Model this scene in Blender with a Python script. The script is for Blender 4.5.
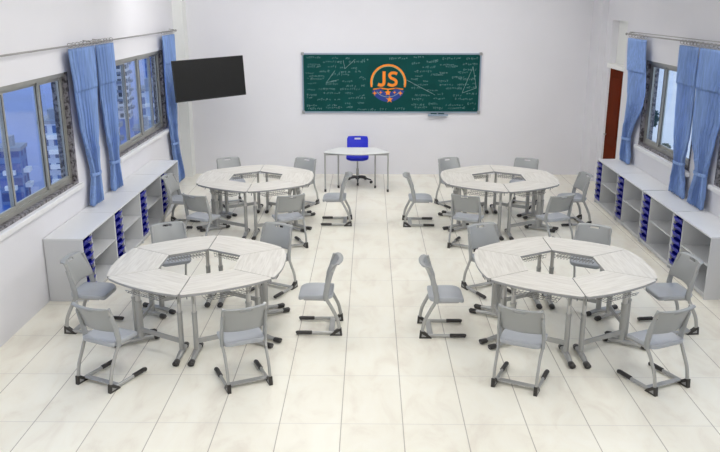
import bpy, bmesh, math, random
from mathutils import Vector, Matrix
random.seed(7)
S = bpy.context.scene
for o in list(bpy.data.objects): bpy.data.objects.remove(o)
C = S.collection
PI = math.pi
sin, cos = math.sin, math.cos
def R(d): return math.radians(d)

# ------------------------------------------------------------------ camera
FOC, HC = 767.0, 3.42
tilt = math.atan(224/FOC)
cd = bpy.data.cameras.new('camera'); cam = bpy.data.objects.new('camera', cd); C.objects.link(cam)
cam.location = (0, 0, HC)
cam.rotation_euler = (PI/2 - tilt, 0, math.atan(10/FOC*cos(tilt)))
cd.sensor_width = 36; cd.lens = 36*FOC/720; cd.clip_end = 3000; cd.clip_start = .05
S.camera = cam
S.view_settings.view_transform = 'Standard'; S.view_settings.look = 'None'
S.view_settings.gamma = 1; S.view_settings.use_curve_mapping = False
S.view_settings.exposure = -0.27

# ------------------------------------------------------------------ world and lights
W = bpy.data.worlds.new('world'); S.world = W; W.use_nodes = True
wn = W.node_tree.nodes; wl = W.node_tree.links
bg = wn['Background']
tc = wn.new('ShaderNodeTexCoord'); sx = wn.new('ShaderNodeSeparateXYZ'); rp = wn.new('ShaderNodeValToRGB')
wl.new(tc.outputs['Generated'], sx.inputs[0]); wl.new(sx.outputs['Z'], rp.inputs[0])
rp.color_ramp.elements[0].position = 0.0; rp.color_ramp.elements[0].color = (.76, .83, .94, 1)
rp.color_ramp.elements[1].position = 0.6; rp.color_ramp.elements[1].color = (.42, .58, .92, 1)
wl.new(rp.outputs[0], bg.inputs[0]); bg.inputs[1].default_value = 1.75

def area(name, loc, rot, sx_, sy_, power, col=(1, 1, 1)):
    l = bpy.data.lights.new(name, 'AREA'); l.shape = 'RECTANGLE'; l.size = sx_; l.size_y = sy_
    l.energy = power; l.color = col
    o = bpy.data.objects.new(name, l); C.objects.link(o); o.location = loc; o.rotation_euler = rot
    return o
# unseen area lights added under the ceiling; right row tilted towards the left wall
for yy, pw in ((2.2, 42), (5.6, 56), (9.2, 58), (12.4, 44)):
    for xx, tl, k in ((-.9, 12, .85), (3.85, 58, 1.25)):
        area('ceiling_fill', (xx, yy, 4.1), (0, R(tl), 0), 1.3, 1.8, pw*k, (1.0, .985, .955))
# unseen fill lights added to brighten the back wall
for xx in (-2.4, -.2, 1.8): area('back_wall_fill', (xx, 12.2, 4.15), (R(62), 0, R(8)), 1.6, .4, 22, (1.0, .99, .98))
# wide soft fill light added behind the camera, before a solid wall
area('front_fill', (-.9, -1.2, 2.6), (R(78), 0, R(18)), 4.0, 2.6, 56, (1.0, .99, .97))

# ------------------------------------------------------------------ materials
def mat(name, col, rough=.5, metal=0., spec=.5, var=0., scale=8., coord='Object', bump=0., bscale=60., coat=0.):
    m = bpy.data.materials.new(name); m.use_nodes = True
    n = m.node_tree.nodes; l = m.node_tree.links; b = n['Principled BSDF']
    b.inputs['Base Color'].default_value = (*col, 1); b.inputs['Roughness'].default_value = rough
    b.inputs['Metallic'].default_value = metal; b.inputs['Specular IOR Level'].default_value = spec
    b.inputs['Coat Weight'].default_value = coat
    t = n.new('ShaderNodeTexCoord')
    if var:
        no = n.new('ShaderNodeTexNoise'); no.inputs['Scale'].default_value = scale; no.inputs['Detail'].default_value = 4
        l.new(t.outputs[coord], no.inputs['Vector'])
        r = n.new('ShaderNodeValToRGB'); l.new(no.outputs['Fac'], r.inputs[0])
        r.color_ramp.elements[0].position = .3; r.color_ramp.elements[1].position = .7
        r.color_ramp.elements[0].color = (*[max(0, c*(1-var)) for c in col], 1)
        r.color_ramp.elements[1].color = (*[min(1, c*(1+var)) for c in col], 1)
        l.new(r.outputs[0], b.inputs['Base Color'])
    if bump:
        no2 = n.new('ShaderNodeTexNoise'); no2.inputs['Scale'].default_value = bscale
        l.new(t.outputs[coord], no2.inputs['Vector'])
        bp = n.new('ShaderNodeBump'); bp.inputs['Strength'].default_value = bump; bp.inputs['Distance'].default_value = .01
        l.new(no2.outputs['Fac'], bp.inputs['Height']); l.new(bp.outputs[0], b.inputs['Normal'])
    return m

M = {}
M['wall'] = mat('painted_wall', (.80, .795, .83), .7, var=.012, scale=1.5, bump=.03)
M['wall_white'] = mat('white_plaster', (.84, .85, .83), .7, var=.01, scale=2)
M['ceil'] = mat('ceiling_paint', (.88, .88, .88), .8, var=.01)
M['frame_seat'] = mat('grey_plastic', (.43, .45, .485), .40, var=.02, scale=5, bump=.02, bscale=220)
M['back_plastic'] = mat('grey_backrest_plastic', (.36, .37, .37), .34, var=.02, scale=5)
M['steel_paint'] = mat('silver_painted_steel', (.43, .43, .42), .32, metal=.35, var=.02)
M['steel_light'] = mat('pale_painted_steel', (.62, .61, .59), .35, metal=.2, var=.02)
M['black_pl'] = mat('black_plastic', (.035, .032, .03), .4, var=.1)
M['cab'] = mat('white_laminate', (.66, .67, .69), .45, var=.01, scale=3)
M['cab_top'] = mat('lit_white_laminate', (.77, .78, .80), .4, var=.01, scale=3)  # lighter copy of the laminate: light on the tops put into the colour
M['cab_in'] = mat('shaded_laminate', (.42, .425, .41), .5, var=.01, scale=3)  # shade inside the open bays painted in as a darker laminate
M['tray'] = mat('blue_tray_plastic', (.014, .020, .40), .35, spec=.35, var=.08, scale=12)
M['edge'] = mat('grey_edge_band', (.33, .33, .33), .4, var=.02)
M['wire'] = mat('chrome_wire', (.55, .55, .54), .25, metal=.8, var=.02)
M['board_frame'] = mat('blue_grey_aluminium', (.32, .40, .50), .35, metal=.4, var=.03)
M['chalk'] = mat('chalk', (.20, .36, .35), .9, var=.1)
M['pale_line'] = mat('pale_yellow_paint', (.5, .5, .22), .6, var=.05)
M['chalk_w'] = mat('white_chalk', (.30, .44, .43), .9, var=.1)
M['orange'] = mat('orange_paint', (.90, .27, .015), .5, var=.04)
M['lblue'] = mat('logo_blue_paint', (.008, .04, .27), .5, var=.06)
M['tv'] = mat('tv_screen_black', (.014, .014, .014), .5, spec=.2, var=.03)
M['tvf'] = mat('tv_bezel_black', (.008, .008, .008), .4, var=.05)
M['bchair'] = mat('blue_chair_plastic', (.025, .035, .60), .4, spec=.3, var=.05)
M['white_top'] = mat('white_desktop', (.86, .88, .87), .35, var=.01)
M['win_al'] = mat('grey_aluminium', (.40, .40, .375), .4, metal=.5, var=.08, scale=4)
M['win_dark'] = mat('dark_seal', (.07, .065, .055), .5, var=.1)
M['sill'] = mat('white_sill_stone', (.86, .86, .87), .4, var=.02)
M['rod'] = mat('curtain_rod_metal', (.35, .34, .33), .35, metal=.6, var=.05)
M['door'] = mat('red_brown_wood', (.125, .016, .002), .7, spec=.05, var=.15, scale=3)
M['head'] = mat('white_door_header', (.93, .93, .91), .5, var=.01)

def granite():
    m = mat('speckled_granite', (.2, .2, .2), .4); n = m.node_tree.nodes; l = m.node_tree.links
    v = n.new('ShaderNodeTexNoise'); v.inputs['Scale'].default_value = 22; v.inputs['Detail'].default_value = 6
    t = n.new('ShaderNodeTexCoord'); l.new(t.outputs['Object'], v.inputs['Vector'])
    r = n.new('ShaderNodeValToRGB'); l.new(v.outputs['Fac'], r.inputs[0])
    r.color_ramp.elements[0].position = .42; r.color_ramp.elements[0].color = (.05, .04, .045, 1)
    r.color_ramp.elements[1].position = .56; r.color_ramp.elements[1].color = (.26, .245, .26, 1)
    l.new(r.outputs[0], n['Principled BSDF'].inputs['Base Color']); return m
M['granite'] = granite()

def curtain_mat(name, col):
    m = mat(name, col, .75, spec=.2); n = m.node_tree.nodes; l = m.node_tree.links; b = n['Principled BSDF']
    t = n.new('ShaderNodeTexCoord'); w = n.new('ShaderNodeTexNoise'); w.inputs['Scale'].default_value = 60
    mp = n.new('ShaderNodeMapping'); mp.inputs['Scale'].default_value = (1, 1, .05)
    l.new(t.outputs['Object'], mp.inputs[0]); l.new(mp.outputs[0], w.inputs['Vector'])
    r = n.new('ShaderNodeValToRGB'); l.new(w.outputs['Fac'], r.inputs[0])
    r.color_ramp.elements[0].position = .35; r.color_ramp.elements[0].color = (*[c*.88 for c in col], 1)
    r.color_ramp.elements[1].position = .65; r.color_ramp.elements[1].color = (*[min(1, c*1.1) for c in col], 1)
    l.new(r.outputs[0], b.inputs['Base Color'])
    tr = n.new('ShaderNodeBsdfTranslucent'); l.new(r.outputs[0], tr.inputs[0])
    mx = n.new('ShaderNodeMixShader'); mx.inputs[0].default_value = .25
    l.new(b.outputs[0], mx.inputs[1]); l.new(tr.outputs[0], mx.inputs[2]); l.new(mx.outputs[0], n['Material Output'].inputs[0])
    return m
M['curtain'] = curtain_mat('blue_curtain_cloth', (.32, .475, .83))

def glass():
    m = bpy.data.materials.new('window_glass'); m.use_nodes = True
    n = m.node_tree.nodes; l = m.node_tree.links; n.remove(n['Principled BSDF'])
    t = n.new('ShaderNodeBsdfTransparent'); t.inputs[0].default_value = (.93, .96, .97, 1)
    g = n.new('ShaderNodeBsdfGlossy'); g.inputs['Roughness'].default_value = .02
    f = n.new('ShaderNodeLayerWeight'); f.inputs['Blend'].default_value = .5
    pw = n.new('ShaderNodeMath'); pw.operation = 'POWER'; l.new(f.outputs['Facing'], pw.inputs[0]); pw.inputs[1].default_value = 4
    ml = n.new('ShaderNodeMath'); ml.operation = 'MULTIPLY_ADD'; l.new(pw.outputs[0], ml.inputs[0]); ml.inputs[1].default_value = .4; ml.inputs[2].default_value = .03
    x = n.new('ShaderNodeMixShader'); l.new(ml.outputs[0], x.inputs[0]); l.new(t.outputs[0], x.inputs[1]); l.new(g.outputs[0], x.inputs[2])
    l.new(x.outputs[0], n['Material Output'].inputs[0]); return m
M['glass'] = glass()

def floor_mat():
    m = mat('cream_marble_tiles', (.9, .88, .82),   .34, spec=.25); n = m.node_tree.nodes; l = m.node_tree.links; b = n['Principled BSDF']
    t = n.new('ShaderNodeTexCoord'); s = n.new('ShaderNodeSeparateXYZ'); l.new(t.outputs['Object'], s.inputs[0])
    def ma(op, a, bb=None, c=None):
        q = n.new('ShaderNodeMath'); q.operation = op
        for i, v in enumerate((a, bb, c)):
            if v is None: continue
            if isinstance(v, (int, float)): q.inputs[i].default_value = v
            else: l.new(v, q.inputs[i])
        return q.outputs[0]
    def line(ax, off, per, hw):
        d = ma('MULTIPLY', ma('PINGPONG', ma('DIVIDE', ma('SUBTRACT', ax, off), per), .5), per)
        return ma('LESS_THAN', d, hw)
    lx = line(s.outputs['X'], .29, .521, .0042); ly = line(s.outputs['Y'], 5.75, .87, .0035)
    # per-tile tone
    cx = ma('FLOOR', ma('DIVIDE', ma('SUBTRACT', s.outputs['X'], .29), .521)); cy = ma('FLOOR', ma('DIVIDE', ma('SUBTRACT', s.outputs['Y'], 5.75), .87))
    cb = n.new('ShaderNodeCombineXYZ'); l.new(cx, cb.inputs[0]); l.new(cy, cb.inputs[1])
    wn_ = n.new('ShaderNodeTexWhiteNoise'); l.new(cb.outputs[0], wn_.inputs['Vector'])
    mp = n.new('ShaderNodeMapping'); mp.inputs['Scale'].default_value = (1.6, .8, 1); l.new(t.outputs['Object'], mp.inputs[0])
    no = n.new('ShaderNodeTexNoise'); no.inputs['Scale'].default_value = 2.2; no.inputs['Detail'].default_value = 9; no.inputs['Roughness'].default_value = .62; no.inputs['Distortion'].default_value = .7
    l.new(mp.outputs[0], no.inputs['Vector'])
    r = n.new('ShaderNodeValToRGB'); l.new(no.outputs['Fac'], r.inputs[0])
    e = r.color_ramp.elements; e[0].position = .32; e[0].color = (.86, .81, .71, 1); e[1].position = .62; e[1].color = (.96, .94, .84, 1)
    x = e.new(.48); x.color = (.94, .91, .80, 1)
    hs = n.new('ShaderNodeMixRGB'); hs.blend_type = 'MULTIPLY'; hs.inputs[0].default_value = 1
    g = n.new('ShaderNodeValToRGB'); l.new(wn_.outputs['Value'], g.inputs[0]); g.color_ramp.elements[0].color = (.965, .96, .955, 1); g.color_ramp.elements[1].color = (1, 1, 1, 1)
    l.new(r.outputs[0], hs.inputs[1]); l.new(g.outputs[0], hs.inputs[2])
    m1 = n.new('ShaderNodeMixRGB'); l.new(ly, m1.inputs[0]); l.new(hs.outputs[0], m1.inputs[1]); m1.inputs[2].default_value = (.72, .69, .63, 1)
    m2 = n.new('ShaderNodeMixRGB'); l.new(lx, m2.inputs[0]); l.new(m1.outputs[0], m2.inputs[1]); m2.inputs[2].default_value = (.50, .46, .40, 1)
    l.new(m2.outputs[0], b.inputs['Base Color']); return m
M['floor'] = floor_mat()

def wood_top():
    m = mat('pale_ash_laminate', (.66, .65, .62), .42, spec=.4); n = m.node_tree.nodes; l = m.node_tree.links; b = n['Principled BSDF']
    t = n.new('ShaderNodeTexCoord'); mp = n.new('ShaderNodeMapping'); mp.inputs['Scale'].default_value = (1.2, 16, 1)
    l.new(t.outputs['Object'], mp.inputs[0])
    no = n.new('ShaderNodeTexNoise'); no.inputs['Scale'].default_value = 2.5; no.inputs['Detail'].default_value = 6; no.inputs['Distortion'].default_value = .6
    l.new(mp.outputs[0], no.inputs['Vector']); r = n.new('ShaderNodeValToRGB'); l.new(no.outputs['Fac'], r.inputs[0])
    r.color_ramp.elements[0].position = .36; r.color_ramp.elements[0].color = (.66, .63, .575, 1)
    r.color_ramp.elements[1].position = .62; r.color_ramp.elements[1].color = (.78, .755, .70, 1)
    l.new(r.outputs[0], b.inputs['Base Color']); return m
M['top'] = wood_top()

def board_mat():
    m = mat('green_chalkboard', (.006, .066, .062), .7, spec=.1, var=.12, scale=3); return m
M['board'] = board_mat()

# ------------------------------------------------------------------ mesh helpers
class MB:
    def __init__(s): s.bm = bmesh.new()
    def box(s, c, d, rot=None, bev=0.):
        g = bmesh.ops.create_cube(s.bm, size=1); vs = g['verts']
        bmesh.ops.scale(s.bm, verts=vs, vec=d)
        if bev:
            ed = list({e for v in vs for e in v.link_edges})
            r = bmesh.ops.bevel(s.bm, geom=ed, offset=bev, segments=2, affect='EDGES', profile=.5)
            vs = list({v for f in r['faces'] for v in f.verts} | {v for v in vs if v.is_valid})
        if rot is not None: bmesh.ops.rotate(s.bm, verts=vs, cent=(0, 0, 0), matrix=rot)
        bmesh.ops.translate(s.bm, verts=vs, vec=c); return s
    def span(s, a, b, bev=0.):
        return s.box([(a[i]+b[i])/2 for i in range(3)], [abs(b[i]-a[i]) for i in range(3)], bev=bev)
    def tube(s, pts, r, n=8, sx=1., sy=1., closed=False, up=None):
        P = [Vector(p) for p in pts]; rings = []; L = len(P)
        rr = r if isinstance(r, (list, tuple)) else [r]*L
        prev = None
        for i, p in enumerate(P):
            if closed: d = (P[(i+1) % L]-P[i-1])
            else: d = (P[min(i+1, L-1)]-P[max(i-1, 0)])
            d.normalize()
            if prev is None:
                a = Vector(up) if up else (Vector((0, 0, 1)) if abs(d.z) < .9 else Vector((1, 0, 0)))
                u = (a-d*a.dot(d)).normalized()
            else:
                u = (prev-d*prev.dot(d)).normalized()
            prev = u; v = d.cross(u)
            rings.append([s.bm.verts.new(p+u*rr[i]*sx*cos(2*PI*k/n)+v*rr[i]*sy*sin(2*PI*k/n)) for k in range(n)])
        for i in range(L if closed else L-1):
            A = rings[i]; B = rings[(i+1) % L]
            for k in range(n):
                s.bm.faces.new((A[k], A[(k+1) % n], B[(k+1) % n], B[k]))
        if not closed:
            s.bm.faces.new(rings[0][::-1]); s.bm.faces.new(rings[-1])
        return s
    def slab(s, layers):
        """layers: list of closed vertex loops (equal length); capped at both ends"""
        rings = [[s.bm.verts.new(p) for p in L] for L in layers]; n = len(rings[0])
        for A, B in zip(rings, rings[1:]):
            for k in range(n): s.bm.faces.new((A[k], A[(k+1) % n], B[(k+1) % n], B[k]))
        s.bm.faces.new(rings[0][::-1]); s.bm.faces.new(rings[-1]); return s
    def prism(s, poly, z0, z1): return s.slab([[(x, y, z0) for x, y in poly], [(x, y, z1) for x, y in poly]])
    def grid(s, f, nu, nv, skip=None):
        V = [[s.bm.verts.new(f(i/nu, j/nv)) for j in range(nv+1)] for i in range(nu+1)]
        for i in range(nu):
            for j in range(nv):
                if skip and skip((i+.5)/nu, (j+.5)/nv): continue
                s.bm.faces.new((V[i][j], V[i+1][j], V[i+1][j+1], V[i][j+1]))
        return s
    def xf(s, m): bmesh.ops.transform(s.bm, matrix=m, verts=s.bm.verts); return s
    def build(s, name, m, parent=None, smooth=False, solid=0., loc=None):
        bm = s.bm
        bmesh.ops.recalc_face_normals(bm, faces=bm.faces)
        me = bpy.data.meshes.new(name); bm.to_mesh(me); bm.free(); me.materials.append(m)
        if smooth:
            for p in me.polygons: p.use_smooth = True
            try: me.set_sharp_from_angle(angle=R(40))
            except Exception: pass
        o = bpy.data.objects.new(name, me); C.objects.link(o)
        if parent is not None: o.parent = parent
        if loc: o.location = loc
        if solid:
            md = o.modifiers.new('thickness', 'SOLIDIFY'); md.thickness = solid; md.offset = 0
        return o

def empty(name, loc=(0, 0, 0), rz=0.):
    o = bpy.data.objects.new(name, None); C.objects.link(o); o.location = loc; o.rotation_euler = (0, 0, rz)
    o.empty_display_size = .1; return o
def tag(o, label, cat, group=None):
    o['label'] = label; o['category'] = cat
    if group: o['group'] = group
    return o
def struct(o): o['kind'] = 'structure'; return o
def copy_tree(o, parent=None):
    kids = [x for x in bpy.data.objects if x.parent == o]
    c = o.copy(); C.objects.link(c); c.parent = parent
    for k in kids: copy_tree(k, c)
    return c
def smooth_path(pts, n=5):
    """Catmull-Rom through points"""
    P = [Vector(p) for p in pts]; out = []
    for i in range(len(P)-1):
        a = P[max(i-1, 0)]; b = P[i]; c = P[i+1]; d = P[min(i+2, len(P)-1)]
        for k in range(n):
            t = k/n
            out.append(.5*((2*b)+(c-a)*t+(2*a-5*b+4*c-d)*t*t+(3*b-a-3*c+d)*t**3))
    out.append(P[-1]); return out
def round_poly(P, rad, n=5):
    out = []; L = len(P); rad = rad if isinstance(rad, (list, tuple)) else [rad]*L
    for i in range(L):
        p = Vector(P[i]); a = Vector(P[i-1])-p; b = Vector(P[(i+1) % L])-p
        if rad[i] <= 0: out.append((p.x, p.y)); continue
        r = min(rad[i], a.length*.45, b.length*.45)
        A = p+a.normalized()*r; B = p+b.normalized()*r
        for k in range(n+1):
            t = k/n; q = A*(1-t)**2+p*2*t*(1-t)+B*t*t; out.append((q.x, q.y))
    return out

# ------------------------------------------------------------------ room shell
XL, XR, YB, YF, ZC = -3.8, 4.46, 15.55, -1.6, 4.3
struct(MB().span((XL-.3, YF-.2, -.1), (XR+.4, YB+.2, 0)).build('floor', M['floor']))
struct(MB().span((XL-.3, YF-.2, ZC), (XR+.4, YB+.2, ZC+.1)).build('ceiling', M['ceil']))
struct(MB().span((XL-.3, YB, 0), (XR+.4, YB+.2, ZC)).build('wall_back', M['wall']))
struct(MB().span((XL-.3, YF-.2, 0), (XR+.4, YF, ZC)).build('wall_front', M['wall']))
def side_wall(name, x0, x1, holes, m):
    """wall slab between planes x0,x1 with openings (y0,y1,z0,z1)"""
    b = MB(); ys = YF; 
    for (y0, y1, z0, z1) in sorted(holes):
        b.span((x0, ys, 0), (x1, y0, ZC))
        if z0 > 0: b.span((x0, y0, 0), (x1, y1, z0))
        b.span((x0, y0, z1), (x1, y1, ZC)); ys = y1
    b.span((x0, ys, 0), (x1, YB, ZC))
    return struct(b.build(name, m))
WZ0, WZ1 = 1.15, 2.58
side_wall('wall_left', XL-.22, XL, [(3.2, 9.74, WZ0, WZ1), (11.42, 14.32, WZ0, WZ1)], M['wall'])
side_wall('wall_right', XR, XR+.22, [(3.2, 9.74, WZ0, 2.52), (10.55, 12.66, WZ0, 2.52), (13.76, 14.62, 0, 3.1)], M['wall'])
# corner columns and the door niche
struct(MB().span((XL, 15.25, 0), (-3.6, YB, ZC)).build('trim_1', M['wall_white']))
struct(MB().span((4.34, 14.95, 0), (XR, YB, ZC)).build('trim_2', M['wall']))
struct(MB().span((XR+.12, 13.76, 2.3), (XR+.22, 14.62, 3.1)).build('trim_3', M['wall_white']))
struct(MB().span((XR-.03, 13.72, 2.25), (XR+.12, 14.66, 2.33), bev=.008).build('trim_4', M['head']))
d = struct(MB().span((XR+.03, 13.78, .01), (XR+.08, 14.60, 2.25)).build('door_1', M['door']))
pn = MB()
for (z0, z1) in ((.15, .85), (1.0, 2.1)): pn.span((XR+.018, 13.9, z0), (XR+.03, 14.48, z1), bev=.008)
pn.build('door_panel', M['door'], d)
h = MB().tube([(XR+.03, 14.5, 1.02), (XR-.02, 14.5, 1.02), (XR-.02, 14.4, 1.02)], .009); h.build('door_handle', M['rod'], d, True)
MB().span((XR+.03, 13.76, .0), (XR+.1, 13.78, 2.25)).span((XR+.03, 14.60, 0), (XR+.1, 14.62, 2.25)).build('door_frame', M['head'], d)

def window(idx, side, y0, y1, z1, stiles):
    """sliding aluminium window; side -1 left wall, +1 right wall; stiles = y of the meeting stiles"""
    z0 = WZ0; xw = XL if side < 0 else XR
    def X(a): return xw+side*a                      # a metres into the wall
    o = empty(f'window_{idx}', (X(0), (y0+y1)/2, z0)); struct(o)
    def put(b, name, m): 
        ob = b.build(name, m, o); ob.matrix_parent_inverse = Matrix.Translation(o.location).inverted(); return ob
    # stone reveal around the opening
    b = MB()
    b.span((X(.0), y0, z0), (X(.2), y1, z0+.035)); b.span((X(0), y1-.05, z0+.035), (X(.2), y1, z1)); b.span((X(0), y0, z0+.035), (X(.2), y0+.05, z1))
    put(b, 'reveal', M['granite'])
    f = .05; a0, a1 = .06, .12
    b = MB(); Y0, Y1, Z0 = y0+.05, y1-.05, z0+.035
    b.span((X(a0), Y0, Z0), (X(a1), Y1, Z0+f)); b.span((X(a0-.04), Y0, z1-f), (X(a1), Y1, z1))
    b.span((X(a0), Y0, Z0+f), (X(a1), Y0+f, z1-f)); b.span((X(a0), Y1-f, Z0+f), (X(a1), Y1, z1-f))
    put(b, 'outer_frame', M['win_al'])
    ed = [Y0+f]+list(stiles)+[Y1-f]
    for i, (a, c) in enumerate(zip(ed, ed[1:])):
        off = .068 if i % 2 == 0 else .096
        za, zb = Z0+f, z1-f; w = .045
        b = MB()
        p0, p1 = a-(.02 if i else 0), c+(.02 if i < len(ed)-2 else 0)
        b.span((X(off), p0, za), (X(off+.024), p1, za+w)); b.span((X(off), p0, zb-w), (X(off+.024), p1, zb))
        b.span((X(off), p0, za+w), (X(off+.024), p0+w, zb-w)); b.span((X(off), p1-w, za+w), (X(off+.024), p1, zb-w))
        sash = put(b, 'sash', M['win_al'])
        b = MB()
        b.span((X(off-.004), p0+w, za+w), (X(off), p0+w+.012, zb-w)).span((X(off-.004), p1-w-.012, za+w), (X(off), p1-w, zb-w))
        g = b.build('seal', M['win_dark'], sash); 
        g = MB().span((X(off+.010), p0+w, za+w), (X(off+.014), p1-w, zb-w)).build('pane', M['glass'], sash)
    # white projecting sill board
    b = MB().span((xw-side*.055, y0-.06, z0-.07), (X(0), y1+.06, z0-.005), bev=.012)
    put(b, 'window_sill', M['sill'])
    return o
window(1, -1, 3.2, 9.74, WZ1, (4.3, 5.2, 6.2, 7.15, 8.08, 9.0))
window(2, -1, 11.42, 14.32, WZ1, (12.25, 13.0, 13.7))
window(3, 1, 10.55, 12.66, 2.52, (12.0, 11.3)[::-1])
window(4, 1, 3.2, 9.74, 2.52, (4.3, 5.4, 6.5, 7.6, 8.7))

# ------------------------------------------------------------------ outdoors
def facade(name, wall, glass_, sc):
    m = mat(name, wall, .6); n = m.node_tree.nodes; l = m.node_tree.links
    t = n.new('ShaderNodeTexCoord'); mp = n.new('ShaderNodeMapping'); l.new(t.outputs['Object'], mp.inputs[0])
    ad = n.new('ShaderNodeSeparateXYZ'); l.new(mp.outputs[0], ad.inputs[0])
    s = n.new('ShaderNodeMath'); s.operation = 'ADD'; l.new(ad.outputs[0], s.inputs[0]); l.new(ad.outputs[1], s.inputs[1])
    cb = n.new('ShaderNodeCombineXYZ'); l.new(s.outputs[0], cb.inputs[0]); l.new(ad.outputs[2], cb.inputs[1])
    br = n.new('ShaderNodeTexBrick'); br.offset = 0; l.new(cb.outputs[0], br.inputs['Vector'])
    br.inputs['Scale'].default_value = 1; br.inputs['Brick Width'].default_value = sc; br.inputs['Row Height'].default_value = sc*1.1
    br.inputs['Mortar Size'].default_value = sc*.22; br.inputs['Mortar Smooth'].default_value = 0
    br.inputs['Color1'].default_value = (*glass_, 1); br.inputs['Color2'].default_value = (*[min(1, g*1.8) for g in glass_], 1); br.inputs['Mortar'].default_value = (*wall, 1)
    l.new(br.outputs[0], n['Principled BSDF'].inputs['Base Color']); return m
F1 = facade('pale_facade', (.52, .60, .74), (.05, .09, .22), 2.6)
F2 = facade('blue_facade', (.12, .22, .46), (.03, .07, .25), 3.0)
F3 = facade('white_facade', (.75, .76, .78), (.10, .11, .13), 2.4)
roofm = mat('roof_grey', (.3, .33, .4), .8, var=.1)
leafm = mat('dark_leaves', (.03, .07, .04), .8, var=.5, scale=.8)
ZG = -40
sky_plane = mat('blue_sky_plane', (.03, .12, .42), .35, spec=.5, var=.2, scale=.02)  # invented blue plane standing in for the sky behind the left windows
struct(MB().span((-900, -200, ZG-1), (-8, 1200, ZG)).build('ground', sky_plane))
def building(x, y, w, d, h, m, label, rz=0., tiers=1, cat='building', group='tower blocks outside the left windows'):
    o = empty('apartment_tower', (x, y, ZG), rz); tag(o, label, cat, group)
    MB().span((-w/2, -d/2, 0), (w/2, d/2, h)).build('tower_body', m, o)
    MB().span((-w/2-.3, -d/2-.3, h), (w/2+.3, d/2+.3, h+.8)).span((-w/4, -d/4, h+.8), (w/6, d/6, h+3)).build('roof', roofm, o)
    b = MB()
    for k in range(1, int(h/3.4)): b.span((w/2, -d/4, k*3.4), (w/2+1.2, d/4, k*3.4+.9)).span((-w/4, -d/2-1.2, k*3.4), (w/4, -d/2, k*3.4+.9))
    b.build('balconies', roofm if m is F3 else M['head'], o)
    return o
for x, y, w, d_, h_, m, lab in (
    (-72, 176, 7, 8, 17, F1, 'pale tower block seen through the left pane of the near left window'),
    (-80, 168, 5, 6, 12, F2, 'low blue tower block at the left edge of the near left window'),
    (-66, 190, 6, 7, 20, F3, 'white tower block with dark windows in the near left window, left of the mullion'),
    (-58, 206, 7, 8, 21, F1, 'pale tower block behind the right pane of the near left window'),
    (-56, 190, 5, 6, 13, F2, 'dark blue tower block low in the right pane of the near left window'),
    (-88, 330, 13, 14, 34, F2, 'blue tower block filling the right part of the far left window'),
    (-98, 300, 9, 10, 31, F3, 'white balconied tower block in the middle of the far left window'),
    (-108, 290, 9, 10, 18, F2, 'blue block low at the left of the far left window'),
    (-76, 345, 8, 9, 35, F3, 'white tower block at the right edge of the far left window')):
    building(x, y, w, d_, h_, m, lab, .2)
# invented pale plane in place of bright sky; small tree by the right windows
terr = mat('pale_sky_plane', (.95, .87, .78), .8, var=.06, scale=.3)
struct(MB().span((6.5, -20, -1.2), (120, 160, -1.0)).build('sky_plane_right', terr))
def tree(x, y, z, h, label):
    o = empty('potted_tree', (x, y, z)); tag(o, label, 'tree', 'trees on the terrace outside')
    MB().tube([(0, 0, .15*h), (.02, 0, h*.4), (0, .02, h*.75)], [.03*h, .022*h, .012*h]).build('trunk', mat('bark', (.09, .07, .06), .9, var=.3), o)
    MB().slab([[(r*cos(2*PI*k/12), r*sin(2*PI*k/12), zz) for k in range(12)] for r, zz in ((.09*h, 0), (.13*h, .18*h), (.11*h, .18*h), (.10*h, .15*h))]).build('planter', roofm, o)
    b = MB(); rnd = random.Random(3)
    for i in range(420):
        a = rnd.uniform(0, 2*PI); e = rnd.uniform(-.9, 1); rr = rnd.uniform(.3, 1)**.5*h*.30
        c = Vector((rr*cos(a)*math.sqrt(max(0, 1-e*e*.8)), rr*sin(a)*math.sqrt(max(0, 1-e*e*.8)), h*.72+e*h*.3))
        u = Vector((rnd.gauss(0, 1), rnd.gauss(0, 1), rnd.gauss(0, 1))).normalized(); v = u.orthogonal().normalized(); s_ = h*.045
        b.bm.faces.new([b.bm.verts.new(c+q) for q in (u*s_*1.6, v*s_*.7, -u*s_*1.6, -v*s_*.7)])
    b.build('foliage', leafm, o, solid=.01); return o
tree(9.2, 25.4, -1, 1.05, 'small dark tree seen through the far right window')
tree(8.5, 21.9, -1, .5, 'low dark shrub in a pot at the bottom of the far right window')

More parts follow.
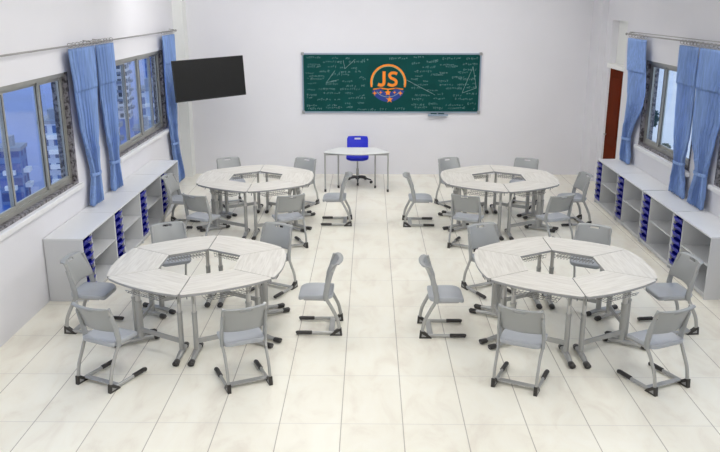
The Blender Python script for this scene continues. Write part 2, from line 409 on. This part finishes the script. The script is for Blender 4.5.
# ------------------------------------------------------------------ curtains and rods
def interp(T, z):
    T = sorted(T)
    if z <= T[0][0]: return T[0][1:]
    for a, b in zip(T, T[1:]):
        if z <= b[0]:
            t = (z-a[0])/(b[0]-a[0]); t = t*t*(3-2*t)
            return tuple(a[i]*(1-t)+b[i]*t for i in range(1, len(a)))
    return T[-1][1:]
def curtain(x, side, prof, label, group, nf=7):
    """prof: list of (z, y0, y1) edges"""
    zs = [p[0] for p in prof]; z0, z1 = min(zs), max(zs); yc = interp(prof, z1)
    o = empty('curtain', (x, sum(yc)/2, z0)); tag(o, label, 'curtain', group)
    inv = -o.location
    def f(u, v, add=0.):
        z = z0+(z1-z0)*v; a, b = interp(prof, z); w = abs(b-a)
        amp = .034*min(1, .35+w*.9)+.012*(1 if w < .45 else 0)
        ph = sin(u*nf*2*PI)*amp+.008*sin(u*nf*4.3*PI+v*3)
        return Vector((x-side*(ph+add), a+(b-a)*u+.012*sin(u*nf*4*PI), z))+inv
    MB().grid(f, nf*10, 40).build('cloth', M['curtain'], o, True, solid=.004)
    zt = (2.32-z0)/(z1-z0)
    MB().grid(lambda u, v: f(u, zt+(1-zt)*v, .011*(1-v)+.005), nf*10, 14).build('heading', M['curtain'], o, True, solid=.004)
    for k in range(nf):
        b = MB()
        y = yc[0]+(yc[1]-yc[0])*(k+.5)/nf-o.location.y
        b.tube([(.028*cos(t*PI/5), y, z1+.045-z0+.028*sin(t*PI/5)) for t in range(10)], .004, n=5, closed=True)
        b.build('ring', M['rod'], o)
    # tie band at the narrowest place
    zt_, ya, yb = min(((p[0], p[1], p[2]) for p in prof if p[0] < z1-.3), key=lambda p: abs(p[2]-p[1]))
    cy = (ya+yb)/2; w = abs(yb-ya)/2+.015
    b = MB().tube([(.06*cos(t*PI/8), cy-o.location.y+w*sin(t*PI/8), zt_-z0) for t in range(16)], .02, n=6, closed=True, sx=1.1, sy=.3)
    b.build('tie_band', M['curtain'], o, True)
ZR = 2.90
GL = 'blue curtains on the left wall'; GR = 'blue curtains on the right wall'
curtain(-3.70, -1, [(2.86, 9.58, 10.52), (2.3, 9.66, 10.46), (1.95, 9.72, 10.40), (1.2, 10.00, 10.24), (.80, 9.86, 10.26)], 'blue curtain at the far edge of the near left window', GL, 7)
curtain(-3.70, -1, [(2.86, 10.56, 11.28), (2.2, 10.57, 11.26), (1.85, 10.63, 11.22), (1.2, 10.80, 11.05), (.80, 10.72, 11.12)], 'blue curtain at the near edge of the far left window', GL, 6)
curtain(-3.70, -1, [(2.84, 14.02, 14.86), (1.5, 14.06, 14.70), (1.0, 14.20, 14.56), (.85, 14.26, 14.60), (.06, 14.45, 14.90)], 'blue curtain at the far edge of the far left window, beside the television', GL, 6)
curtain(4.36, 1, [(2.84, 12.46, 13.34), (2.0, 12.3, 13.16), (1.9, 12.34, 13.12), (1.2, 12.84, 13.14), (.80, 12.72, 13.18)], 'blue curtain beside the brown door on the right wall', GR, 6)
curtain(4.36, 1, [(2.84, 10.46, 11.10), (2.0, 10.42, 11.02), (1.7, 10.42, 10.98), (1.25, 10.54, 10.82), (.80, 10.36, 10.92)], 'blue curtain at the near edge of the far right window', GR, 6)
curtain(4.36, 1, [(2.84, 9.40, 10.42), (2.0, 9.56, 10.40), (1.7, 9.66, 10.36), (1.25, 9.80, 10.10), (.80, 9.76, 10.24)], 'blue curtain at the far edge of the near right window', GR, 8)
def rod(x, y0, y1, wallx, label):
    o = empty('curtain_rod', (x, (y0+y1)/2, ZR)); tag(o, label, 'curtain rod', 'curtain rods')
    h = (y1-y0)/2
    MB().tube([(0, -h, 0), (0, h, 0)], .011, n=8).build('pole', M['rod'], o, True)
    if wallx > 0: MB().tube([(.05, -h, .035), (.05, h, .035)], .006, n=6).build('rear_rail', M['rod'], o)
    for s in (-1, 1): MB().tube([(0, s*h, 0), (0, s*(h+.02), 0), (0, s*(h+.05), 0)], [.012, .022, .010], n=10).build('finial', M['rod'], o, True)
    for y in (-h+.15, h-.1):
        MB().tube([(wallx-x, y, .03), (0, y, .018), (0, y, -.014)], .007, n=6).build('bracket', M['rod'], o)
rod(-3.70, 5.0, 10.48, XL, 'long thin metal curtain rod above the near left window')
rod(-3.70, 10.60, 15.0, XL, 'thin metal curtain rod above the far left window')
rod(4.36, 5.0, 13.45, XR, 'thin metal curtain rod along the right wall')

# ------------------------------------------------------------------ chalkboard, television
BX0, BX1, BZ0, BZ1 = -1.35, 2.21, 1.27, 2.45
def chalkboard():
    y = YB; cx = (BX0+BX1)/2; cz = (BZ0+BZ1)/2
    o = empty('chalkboard', (cx, y, BZ0)); tag(o, 'wide green chalkboard with orange JS emblem on the back wall', 'chalkboard')
    w, h = BX1-BX0, BZ1-BZ0
    MB().span((-w/2+.02, -.03, .02), (w/2-.02, -.002, h-.02)).build('board_surface', M['board'], o)
    b = MB(); t = .028
    b.span((-w/2, -.045, 0), (w/2, 0, t)).span((-w/2, -.045, h-t), (w/2, 0, h)).span((-w/2, -.045, t), (-w/2+t, 0, h-t)).span((w/2-t, -.045, t), (w/2, 0, h-t))
    b.build('board_frame', M['board_frame'], o)
    for sx_ in (-1, 1):
        for zz in (0, h): MB().box((sx_*(w/2-.015), -.025, zz+(.015 if zz == 0 else -.015)), (.06, .055, .06), bev=.012).build('corner_cap', M['edge'], o)
    # chalk writing: short handwriting-like strokes in rows, kept clear of the emblem
    rnd = random.Random(11); yy = -.0318
    ex, ez = (.37-cx), (1.88-BZ0)
    def stroke(b, pts, r=.0026):
        b.tube([(x, yy, z) for x, z in pts], r, n=4, sx=.35, sy=1., up=(0, 1, 0))
    b = MB(); bw = MB()
    z = h-.11; row = 0
    while z > .08:
        x = -w/2+.08+rnd.uniform(0, .06); zrow = z
        while x < w/2-.1:
            run = rnd.randint(3, 9); wob = rnd.uniform(-.035, .035)
            for k in range(run):
                if x > w/2-.08: break
                hh = rnd.uniform(.022, .045); z = zrow+wob+rnd.uniform(-.008, .008)
                if abs(x-ex) > .46 or abs(z-ez) > .44:
                    kind = rnd.random(); tb = bw if rnd.random() < .12 else b
                    if kind < .25: stroke(tb, [(x+.014*cos(a*PI/4), z+hh*.5*sin(a*PI/4)) for a in range(8)])
                    elif kind < .45: stroke(tb, [(x, z-hh/2), (x+.02, z+hh/2)])
                    elif kind < .6: stroke(tb, [(x-.012, z+.006), (x+.014, z+.006)]); stroke(tb, [(x-.012, z-.006), (x+.014, z-.006)])
                    elif kind < .8: stroke(tb, [(x-.01, z+hh/2), (x+.006, z), (x+.012, z+hh/2), (x-.002, z-hh/2)])
                    else: stroke(tb, [(x-.012, z), (x-.004, z+hh*.4), (x+.004, z-hh*.4), (x+.014, z+.004)])
                x += rnd.uniform(.032, .05)
            x += rnd.uniform(.05, .22)
        z = zrow-rnd.uniform(.075, .105)
    # construction lines and the little triangle sketches
    for (x0, z0, x1, z1) in ((-.92, h-.30, -.72, h-.12), (-.92, h-.30, -.96, h-.14), (.30, .66, .88, .36), (-1.30, .60, -1.12, .84), (-1.30, .60, -1.05, .66), (1.42, .40, 1.62, .92), (1.62, .92, 1.70, .50), (1.42, .40, 1.70, .50)):
        stroke(bw, [(x0, z0), (x1, z1)], .0028)
    b.build('chalk_writing', M['chalk'], o)['kind'] = 'stuff'; bw.build('white_chalk_writing', M['chalk_w'], o)['kind'] = 'stuff'
    # emblem
    def flat(poly, m, name, y0=-.034):
        q = MB(); q.slab([[(x+ex, y0, z_+ez) for x, z_ in poly], [(x+ex, y0-.003, z_+ez) for x, z_ in poly]]); return q.build(name, m, o)
    def arc_band(r0, r1, a0, a1, n=40, squash=1., dz=0.):
        A = [(r1*cos(R(a0+(a1-a0)*k/n)), r1*sin(R(a0+(a1-a0)*k/n))*squash+dz) for k in range(n+1)]
        B = [(r0*cos(R(a0+(a1-a0)*k/n)), r0*sin(R(a0+(a1-a0)*k/n))*squash+dz) for k in range(n+1)]
        return A+B[::-1]
    def banded(name, m, r0, r1, a0, a1, squash=1., dz=0., y0=-.034):
        q = MB(); n = 40; P = arc_band(r0, r1, a0, a1, n, squash, dz); L = len(P)
        for k in range(n):
            quad = [P[k], P[k+1], P[L-2-k], P[L-1-k]]
            q.slab([[(x+ex, y0, z_+ez) for x, z_ in quad], [(x+ex, y0-.003, z_+ez) for x, z_ in quad]])
        return q.build(name, m, o)
    banded('emblem_ring', M['orange'], .325, .358, -16, 196)
    banded('emblem_inner_ring', M['pale_line'], .310, .322, -10, 190)
    flat([(-.30, -.125), (-.15, -.105), (0, -.125), (.15, -.105), (.30, -.125), (.30, -.15), (.15, -.13), (0, -.15), (-.15, -.13), (-.30, -.15)], M['orange'], 'emblem_book_edge')
    banded('emblem_crescent', M['lblue'], .15, .345, -160, -20, .95, -.06)
    def star(cx_, cz_, r0, r1, n, name, m):
        flat([(cx_+(r0 if k % 2 else r1)*cos(PI*k/n+PI/2), cz_+(r0 if k % 2 else r1)*sin(PI*k/n+PI/2)) for k in range(2*n)], m, name, -.038)
    star(-.005, -.205, .035, .065, 5, 'emblem_flower', M['orange']); star(.03, -.34, .03, .075, 5, 'emblem_flower', M['orange'])
    star(-.27, -.215, .02, .05, 4, 'emblem_flower', M['orange']); star(.245, -.215, .02, .05, 4, 'emblem_flower', M['orange']); star(-.15, -.20, .015, .035, 4, 'emblem_flower', M['orange']); star(.13, -.20, .015, .035, 4, 'emblem_flower', M['orange'])
    banded('emblem_line', M['chalk_w'], .255, .267, -150, -30, .8, -.08, -.038)
    # bold J and S drawn as constant-width strokes
    def bold(path, wd, name):
        P = [Vector((p[0], 0, p[1])) for p in smooth_path([(x, z_, 0) for x, z_ in path], 6)] if False else [Vector((v.x, 0, v.y)) for v in smooth_path([(x, z_, 0) for x, z_ in path], 6)]
        q = MB(); n = len(P)
        def off(i, s):
            t = (P[min(i+1, n-1)]-P[max(i-1, 0)]).normalized(); nn = Vector((-t.z, 0, t.x)); return P[i]+nn*s*wd/2
        for i in range(n-1):
            quad = [off(i, 1), off(i+1, 1), off(i+1, -1), off(i, -1)]
            q.slab([[(v.x+ex, -.035, v.z+ez) for v in quad], [(v.x+ex, -.039, v.z+ez) for v in quad]])
        q.build(name, m=M['orange'], parent=o)
    bold([(-.085, .215), (-.085, .10), (-.085, .0), (-.105, -.045), (-.15, -.055), (-.205, -.04)], .062, 'emblem_letter')
    bold([(.175, .165), (.125, .185), (.06, .18), (.025, .14), (.05, .09), (.105, .065), (.155, .025), (.15, -.03), (.10, -.058), (.04, -.055), (-.01, -.03)], .056, 'emblem_letter')
    # chalk ledge
    t = MB().box((1.375-cx, -.06, -.045), (.40, .11, .018), bev=.004).box((1.375-cx, -.112, -.03), (.40, .008, .04))
    t.build('chalk_ledge', M['board_frame'], o)
chalkboard()
for (ox, lab) in ((1.29, 'dark felt eraser on the chalk ledge, left end'), (1.44, 'dark felt eraser on the chalk ledge, right end')):
    e = empty('board_eraser', (ox, YB-.075, 1.2345)); tag(e, lab, 'eraser', 'board erasers')
    MB().box((0, 0, .012), (.12, .045, .022), bev=.004).build('felt', mat('felt', (.02, .06, .06), .95, var=.2), e)
    MB().box((0, 0, .031), (.12, .045, .016), bev=.004).build('grip', M['board'], e)

tv = empty('television', (-2.895, 14.05, 2.09)); tag(tv, 'black flat television angled out from the back wall near the left window', 'television')
tv.rotation_euler = (-.045, -.03, .692)
MB().box((0, 0, 0), (1.43, .035, .725), bev=.008).build('bezel', M['tvf'], tv)
MB().box((0, -.0185, .006), (1.40, .003, .69)).build('screen', M['tv'], tv)
MB().box((0, .035, 0), (.7, .05, .42), bev=.01).build('rear_housing', M['tvf'], tv)
br = MB(); 
br.box((0, .062, 0), (.3, .012, .3)).tube([(.0, .06, 0), (.0, .16, 0), (.32, .62, 0), (.95, 1.14, 0)], .024, n=8)
br.box((.96, 1.155, 0), (.22, .02, .3), rot=Matrix.Rotation(-.692, 3, 'Z')) if False else None
br.build('wall_bracket', M['tvf'], tv)

# ------------------------------------------------------------------ storage cabinets
def make_cabinet():
    """front towards +X, tray column at the -Y end; 1.155 wide along Y, origin at floor centre"""
    W_, D, H, t = 1.15, .46, .78, .02
    o = empty('storage_cabinet')
    y0, y1 = -W_/2, W_/2; tc_ = .30
    b = MB()
    b.span((-D/2, y0, 0), (D/2-.005, y0+t, H-t)).span((-D/2, y1-t, 0), (D/2-.005, y1, H-t))
    b.span((-D/2, y0+t, .0), (D/2-.03, y1-t, .05)).span((-D/2, y0+t, .05), (D/2-.005, y1-t, .05+t))
    b.span((-D/2, y0+tc_, .05+t), (D/2-.005, y0+tc_+t, H-t))
    b.build('carcass', M['cab'], o)
    MB().span((-D/2, y0+t, .07), (-D/2+.012, y1-t, H-t)).build('back_panel', M['cab_in'], o)
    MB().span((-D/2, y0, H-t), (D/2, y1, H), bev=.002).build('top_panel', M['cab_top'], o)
    MB().span((-D/2+.012, y0+tc_+t, .405), (D/2-.015, y1-t, .405+t)).build('shelf', M['cab'], o)
    n = 7; z0 = .075; pitch = (H-t-z0)/n
    for k in range(n):
        zb = z0+k*pitch+.006; hh = pitch*.70
        a, c = y0+t+.012, y0+tc_-.012; xf = D/2-.004; xb = -D/2+.05
        b = MB()
        b.span((xb, a, zb), (xf-.01, c, zb+.006))
        b.span((xb, a, zb), (xf-.02, a+.006, zb+hh)).span((xb, c-.006, zb), (xf-.02, c, zb+hh)).span((xb, a, zb), (xb+.006, c, zb+hh))
        # sloping scooped front
        ym = (a+c)/2
        b.slab([[(xf-.014, a, zb), (xf-.014, c, zb), (xf-.008, c, zb), (xf-.008, a, zb)],
                [(xf+.012, a, zb+hh), (xf+.012, c, zb+hh), (xf+.018, c, zb+hh), (xf+.018, a, zb+hh)]])
        tr = b.build('tray', M['tray'], o)
        MB().box((xf+.022, ym, zb+hh*.93), (.02, .12, .008), bev=.003).build('tray_lip', M['tray'], tr)
    return o
cab0 = make_cabinet()
ylc = [9.04, 10.195, 11.35, 12.505]
yrc = [9.19, 10.36, 11.545, 12.72]
labsL = ['nearest white cabinet of blue trays along the left wall', 'second nearest white cabinet along the left wall, beside the first curtain', 'third white cabinet from the viewer along the left wall', 'farthest white cabinet along the left wall, behind the far chair']
labsR = ['nearest white cabinet of blue trays along the right wall', 'second nearest white cabinet along the right wall, under the paired curtains', 'third white cabinet from the viewer along the right wall', 'farthest white cabinet along the right wall, beside the brown door']
first = True
for ys, xx, rz, labs, g in ((ylc, -3.56, 0., labsL, 'white storage cabinets along the left wall'), (yrc, 4.23, PI, labsR, 'white storage cabinets along the right wall')):
    for y, lab in zip(ys, labs):
        c = cab0 if first else copy_tree(cab0); first = False
        c.location = (xx, y, 0); c.rotation_euler = (0, 0, rz); tag(c, lab, 'cabinet', g)

# ------------------------------------------------------------------ student desk
RO, RI, ZT = .98, .455, .75
def make_desk():
    """wedge desk of a six-desk ring; outward is +Y, origin under the tabletop centre"""
    o = empty('student_desk'); y_o = .64
    a = R(30); g = .004
    ci = (RI*sin(a)-g, RI*cos(a)); co = (RO*sin(a)-g, RO*cos(a))
    outer = []
    n = 12
    for k in range(n+1):
        t = -1+2*k/n
        if k not in (0, n) and abs(t) > .8: continue
        outer.append((co[0]*t, co[1]+.062*(1-abs(t)**2.2)))
    n = len(outer)-1
    P = [(-ci[0], ci[1]-y_o)]+[(x, y-y_o) for x, y in outer]+[(ci[0], ci[1]-y_o)]
    rad = [.012, .05]+[0]*(n-1)+[.05, .012]
    P = round_poly(P, rad, 6)
    c = Vector((0, .0))
    def sc(k): return [(x*k, y*k) for x, y in P]
    def shr(d): 
        out = []
        for x, y in P:
            v = Vector((x, y)); L = v.length; out.append(tuple(v*(1-d/L)))
        return out
    MB().slab([[(x, y, z) for x, y in shr(d)] for d, z in ((.003, ZT-.004), (0.001, ZT-.003), (.003, ZT))]).build('tabletop', M['top'], o)
    MB().slab([[(x, y, z) for x, y in shr(d)] for d, z in ((.006, ZT-.028), (0, ZT-.024), (0, ZT-.006), (.001, ZT-.0041))]).build('edge_band', M['edge'], o, True)
    for s in (-1, 1):
        dv = Vector((s*sin(a), cos(a), 0)); nv = Vector((-s*cos(a), sin(a), 0))
        def P3(r, z, off=.074): 
            v = dv*r+nv*off; return Vector((v.x, v.y-y_o, z))
        rot = Matrix.Rotation(-s*a, 3, 'Z')
        pc = P3(.70, .19)
        leg = MB().tube([P3(.70, .04), P3(.70, .45)], .034, n=14, sx=.75, sy=1.0, up=nv).build('lower_post', M['steel_paint'], o, True)
        MB().tube([P3(.70, .45), P3(.70, ZT-.03)], .027, n=14, sx=.75, sy=1.0, up=nv).build('upper_post', M['steel_light'], o, True)
        MB().tube([P3(.70, .44), P3(.70, .462)], .037, n=14, sx=.75, sy=1.0, up=nv).build('collar', M['steel_paint'], o, True)
        f = MB().tube(smooth_path([P3(.55, .03), P3(.66, .042), P3(.77, .04), P3(.93, .03)], 4), [.022]*2+[.026]*8+[.022]*3, n=12, sx=.9, sy=1.15)
        ft = f.build('foot', M['steel_paint'], o, True)
        for (r0, r1, z) in ((.505, .57, .030), (.90, .985, .028)):
            MB().tube([P3(r0, z-.006), P3(r0+.012, z), P3(r1-.005, z), P3(r1, z-.004)], [.018, .026, .0285, .022], n=12, sx=.95, sy=1.2).build('foot_cap', M['black_pl'], ft, True)
        b = MB().tube(smooth_path([P3(.715, .56), P3(.74, .64), P3(.80, .70), P3(.88, .716)], 4), .012, n=8, sx=.8, sy=1.4)
        b.build('support_bracket', M['steel_paint'], o, True)
        b = MB().tube([P3(.50, .712), P3(.88, .712)], .013, n=6); b.build('top_rail', M['steel_paint'], o)
        MB().tube([P3(.86, .66, .05), P3(.86, .70, .05)], .004, n=5).build('bag_hook', M['black_pl'], o)
    v0 = Vector((-sin(a)*.70+cos(a)*.074, cos(a)*.70+sin(a)*.074-y_o, .145)); v1 = Vector((-v0.x, v0.y, v0.z))
    MB().box((0, v0.y, .145), (abs(v0.x)*2-.03, .022, .05), bev=.005).build('crossbar', M['steel_paint'], o)
    # wire book basket under the top
    b = MB(); zb, zt = .635, .715
    for k in range(13):
        x = -.21+.035*k; yi, yo = -.185, .20
        b.tube([(x, yi, zt), (x, yi+.01, zb), (x, yo, zb), (x, yo+.02, zb+.03)], .0026, n=4)
    for (y, z) in ((-.185, zt-.004), (-.18, .675), (-.10, zb), (0, zb), (.10, zb), (.20, zb), (.22, zb+.03)):
        b.tube([(-.215, y, z), (.215, y, z)], .0032, n=4)
    b.build('wire_basket', M['wire'], o)
    return o, y_o
desk0, yo = make_desk()

# ------------------------------------------------------------------ student chair
def rrect(w, y0, y1, r, n=6):
    return round_poly([(-w, y0), (-w, y1), (w, y1), (w, y0)], r, n)
def make_chair():
    """faces +Y, origin at the floor centre of the runners"""
    o = empty('student_chair')
    # seat
    P = round_poly([(-.185, -.145), (-.205, .06), (-.185, .225), (.185, .225), (.205, .06), (.185, -.145)], [.05, .2, .06, .06, .2, .05], 6)
    def lay(k, dz, dy=0):
        out = []
        for x, y in P:
            X, Y = x*k, .03+(y-.03)*k+dy
            z = .44+dz-.022*max(0, (Y-.12)/.1)**2+.015*max(0, (-Y-.09)/.06)**2+.012*(abs(X)/.2)**2
            out.append((X, Y, z))
        return out
    MB().slab([lay(.90, -.045), lay(.975, -.042), lay(1.0, -.030), lay(1.0, -.010), lay(.985, -.002), lay(.95, 0), lay(.8, -.006), lay(.5, -.011), lay(.2, -.013)]).build('seat', M['frame_seat'], o, True)
    # backrest shell
    zb, zt = .54, .812
    def f(u, v):
        z = zb+(zt-zb)*v; hw = .212
        e = (v-.80)/.20
        if e > 0: hw *= 1-.13*e**2.5
        e = (.12-v)/.12
        if e > 0: hw *= 1-.08*e**2
        x = -hw+2*hw*u
        yb = -.085-.085*v-.028*v*v
        curve = .045*(x/.2)**2
        e2 = max(0, (v-.93)/.07); lip = -.032*e2
        return (x, yb+curve-.02+lip, z-.017*e2*e2)
    def hole(u, v): return .37 < u < .63 and .80 < v < .87
    MB().grid(f, 24, 26, hole).build('backrest', M['back_plastic'], o, True, solid=.013)
    for s in (-1, 1):
        # uprights, curved rear legs and runners in one bent tube
        x = s*.197
        path = smooth_path([(s*.193, -.148, .79), (s*.200, -.122, .70), (s*.204, -.085, .56), (s*.205, -.075, .43), (x, -.122, .33), (x, -.185, .20), (x, -.208, .10)], 5)
        path += smooth_path([(x, -.208, .05), (x, -.18, .028), (x, -.10, .028), (x, .06, .026), (x, .22, .026)], 4)
        MB().tube(path, .0165, n=10, sx=.85, sy=1.15).build('side_frame', M['steel_paint'], o, True)
        # plastic sleeve joining seat and backrest
        MB().tube(smooth_path([(s*.198, -.132, .72), (s*.205, -.095, .58), (s*.205, -.07, .46), (s*.203, -.075, .40)], 4), [.019]*5+[.023]*5+[.022]*3, n=10, sx=.8, sy=1.3).build('side_sleeve', M['back_plastic'], o, True)
        # triangular rear glide
        q = MB(); w = .017
        tri = [(-.240, 0), (-.233, .085), (-.19, .075), (-.125, .025), (-.11, 0)]
        q.slab([[(x-w, a, b_) for a, b_ in tri], [(x+w, a, b_) for a, b_ in tri]])
        rg = q.build('rear_glide', M['black_pl'], o)
        q = MB(); t2 = [(-.218, .018), (-.213, .052), (-.163, .020)]
        for ss in (-1, 1): q.slab([[(x+ss*w, a, b_) for a, b_ in t2], [(x+ss*(w+.0015), a, b_) for a, b_ in t2]])
        q.build('glide_window', M['edge'], rg)
        # long front glide
        MB().tube(smooth_path([(x, .08, .030), (x, .11, .030), (x, .18, .030), (x, .23, .030), (x, .250, .022)], 3), [.014]+[.021]*10+[.022, .014], n=10, sx=1.0, sy=1.05).build('front_glide', M['black_pl'], o, True)
    MB().box((0, -.125, .035), (.40, .06, .012), rot=None, bev=.004).build('crossbar', M['steel_paint'], o)
    MB().tube([(-.2, -.06, .405), (.2, -.06, .405)], .011, n=8).tube([(-.2, -.06, .405), (-.16, .16, .392), (.16, .16, .392), (.2, -.06, .405)], .010, n=8).build('seat_rail', M['steel_paint'], o, True)
    return o
chair0 = make_chair()

RINGS = [(-1.81, 7.76, 'near left', 0), (2.05, 7.76, 'near right', 1), (-1.80, 11.90, 'far left', 2), (2.05, 11.93, 'far right', 3)]
dpos = {60: 'back right', 120: 'back left', 180: 'left side', 240: 'front left', 300: 'front right', 0: 'right side'}
fd = fc = True
for cx, cy, nm, ri in RINGS:
    for ang in (0, 60, 120, 180, 240, 300):
        d = desk0 if fd else copy_tree(desk0); fd = False
        d.location = (cx+yo*cos(R(ang)), cy+yo*sin(R(ang)), 0); d.rotation_euler = (0, 0, R(ang-90))
        tag(d, f'pale wedge-shaped desk forming the {dpos[ang]} of the {nm} ring of desks', 'desk', f'wedge desks of the {nm} ring')
    left = ri in (0, 2)
    wallside, aisle = ('left', 'right') if left else ('right', 'left')
    chairs = [
        (-.625, -1.22, 65, f'grey chair with its back to us, left in front of the {nm} ring'),
        (.625, -1.21, 115, f'grey chair with its back to us, right in front of the {nm} ring'),
        (-.60, 1.13, -63, f'grey chair facing us, left one behind the {nm} desk ring'),
        (.62, 1.11, -117, f'grey chair facing us, right one behind the {nm} desk ring'),
    ]
    if left:
        chairs += [(1.285, -.02 if ri == 0 else .0, 180, f'grey chair in the central aisle on the right of the {nm} desk ring'),
                   (-1.20, -.03 if ri == 0 else -.18, -6, f'grey chair between the left cabinets and the {nm} desk ring')]
    else:
        chairs += [(-1.275, -.08 if ri == 1 else -.06, 0, f'grey chair in the central aisle on the left of the {nm} desk ring'),
                   (1.22, .03 if ri == 1 else 0, 187, f'grey chair between the right cabinets and the {nm} desk ring')]
    for rx, ry, face, lab in chairs:
        c = chair0 if fc else copy_tree(chair0); fc = False
        c.location = (cx+rx, cy+ry, 0); c.rotation_euler = (0, 0, R(face-90))
        tag(c, lab, 'chair', f'grey chairs around the {nm} ring')

# ------------------------------------------------------------------ teacher's desk and chair
td = empty('teacher_desk', (-.24, 14.22, 0)); tag(td, 'white teacher desk with curved front and thin steel legs below the chalkboard', 'desk')
P = [(-.38, .30), (-.61, -.17)]
P = [(-.36, .28), (-.615, -.20)]+[(-.615+1.23*k/12, -.20-.17*sin(PI*k/12)) for k in range(1, 12)]+[(.615, -.20), (.36, .28)]
P = round_poly(P, [.03, .03]+[0]*11+[.03, .03], 4)
MB().prism(P, .735, .752).build('tabletop', M['white_top'], td)
MB().prism([(x*1.004, y*1.004) for x, y in P], .722, .735).build('edge_band', M['edge'], td)
for x, y in ((-.585, -.22), (.585, -.22), (-.35, .09), (.35, .09)):
    l_ = MB().tube([(x, y, .02), (x, y, .722)], .015, n=10).build('leg', M['steel_paint'], td, True)
    MB().tube([(x, y, 0), (x, y, .05)], .02, n=10).build('rubber_foot', M['black_pl'], l_, True)
b = MB(); 
for a_, c_ in (((-.585, -.22), (.585, -.22)), ((-.35, .09), (.35, .09)), ((-.585, -.22), (-.35, .09)), ((.585, -.22), (.35, .09))):
    b.tube([(*a_, .705), (*c_, .705)], .012, n=6)
b.build('apron', M['steel_paint'], td)

tcx = empty('swivel_chair', (-.235, 14.78, 0), R(180)); tag(tcx, 'bright blue plastic swivel chair on a black five-star base behind the teacher desk', 'chair')
P = rrect(.22, -.20, .20, .09, 6)
MB().slab([[(x*k, y*k, .50+dz+.02*(abs(x)/.2)**2) for x, y in P] for k, dz in ((.8, -.05), (.96, -.035), (1, -.01), (.97, .003), (.8, 0), (.4, -.012))]).build('seat', M['bchair'], tcx, True)
def fb(u, v):
    z = .54+.34*v; hw = .205*(1-.10*max(0, (v-.8)/.2)**2); x = -hw+2*hw*u
    return (x, -.17-.10*v+.05*(x/.2)**2, z)
MB().grid(fb, 20, 20, lambda u, v: .37 < u < .63 and .80 < v < .89).build('backrest', M['bchair'], tcx, True, solid=.016)
for s in (-1, 1): MB().tube(smooth_path([(s*.10, -.10, .47), (s*.11, -.19, .50), (s*.11, -.225, .62)], 4), .016, n=8).build('back_bracket', M['bchair'], tcx, True)
MB().tube([(0, 0, .09), (0, 0, .28)], .026, n=12).tube([(0, 0, .28), (0, 0, .46)], .016, n=12).build('gas_column', M['steel_paint'], tcx, True)
base = MB().tube([(0, 0, .07), (0, 0, .125)], .04, n=12)
for k in range(5):
    a_ = R(72*k+20); base.tube([(0, 0, .115), (.15*cos(a_), .15*sin(a_), .10), (.28*cos(a_), .28*sin(a_), .068)], [.024, .020, .013], n=8)
base.build('star_base', M['black_pl'], tcx, True)
for k in range(5):
    a_ = R(72*k+20); x, y = .28*cos(a_), .28*sin(a_)
    MB().tube([(x-.02*sin(a_), y+.02*cos(a_), .028), (x+.02*sin(a_), y-.02*cos(a_), .028)], .028, n=14).build('caster', M['black_pl'], tcx, True)
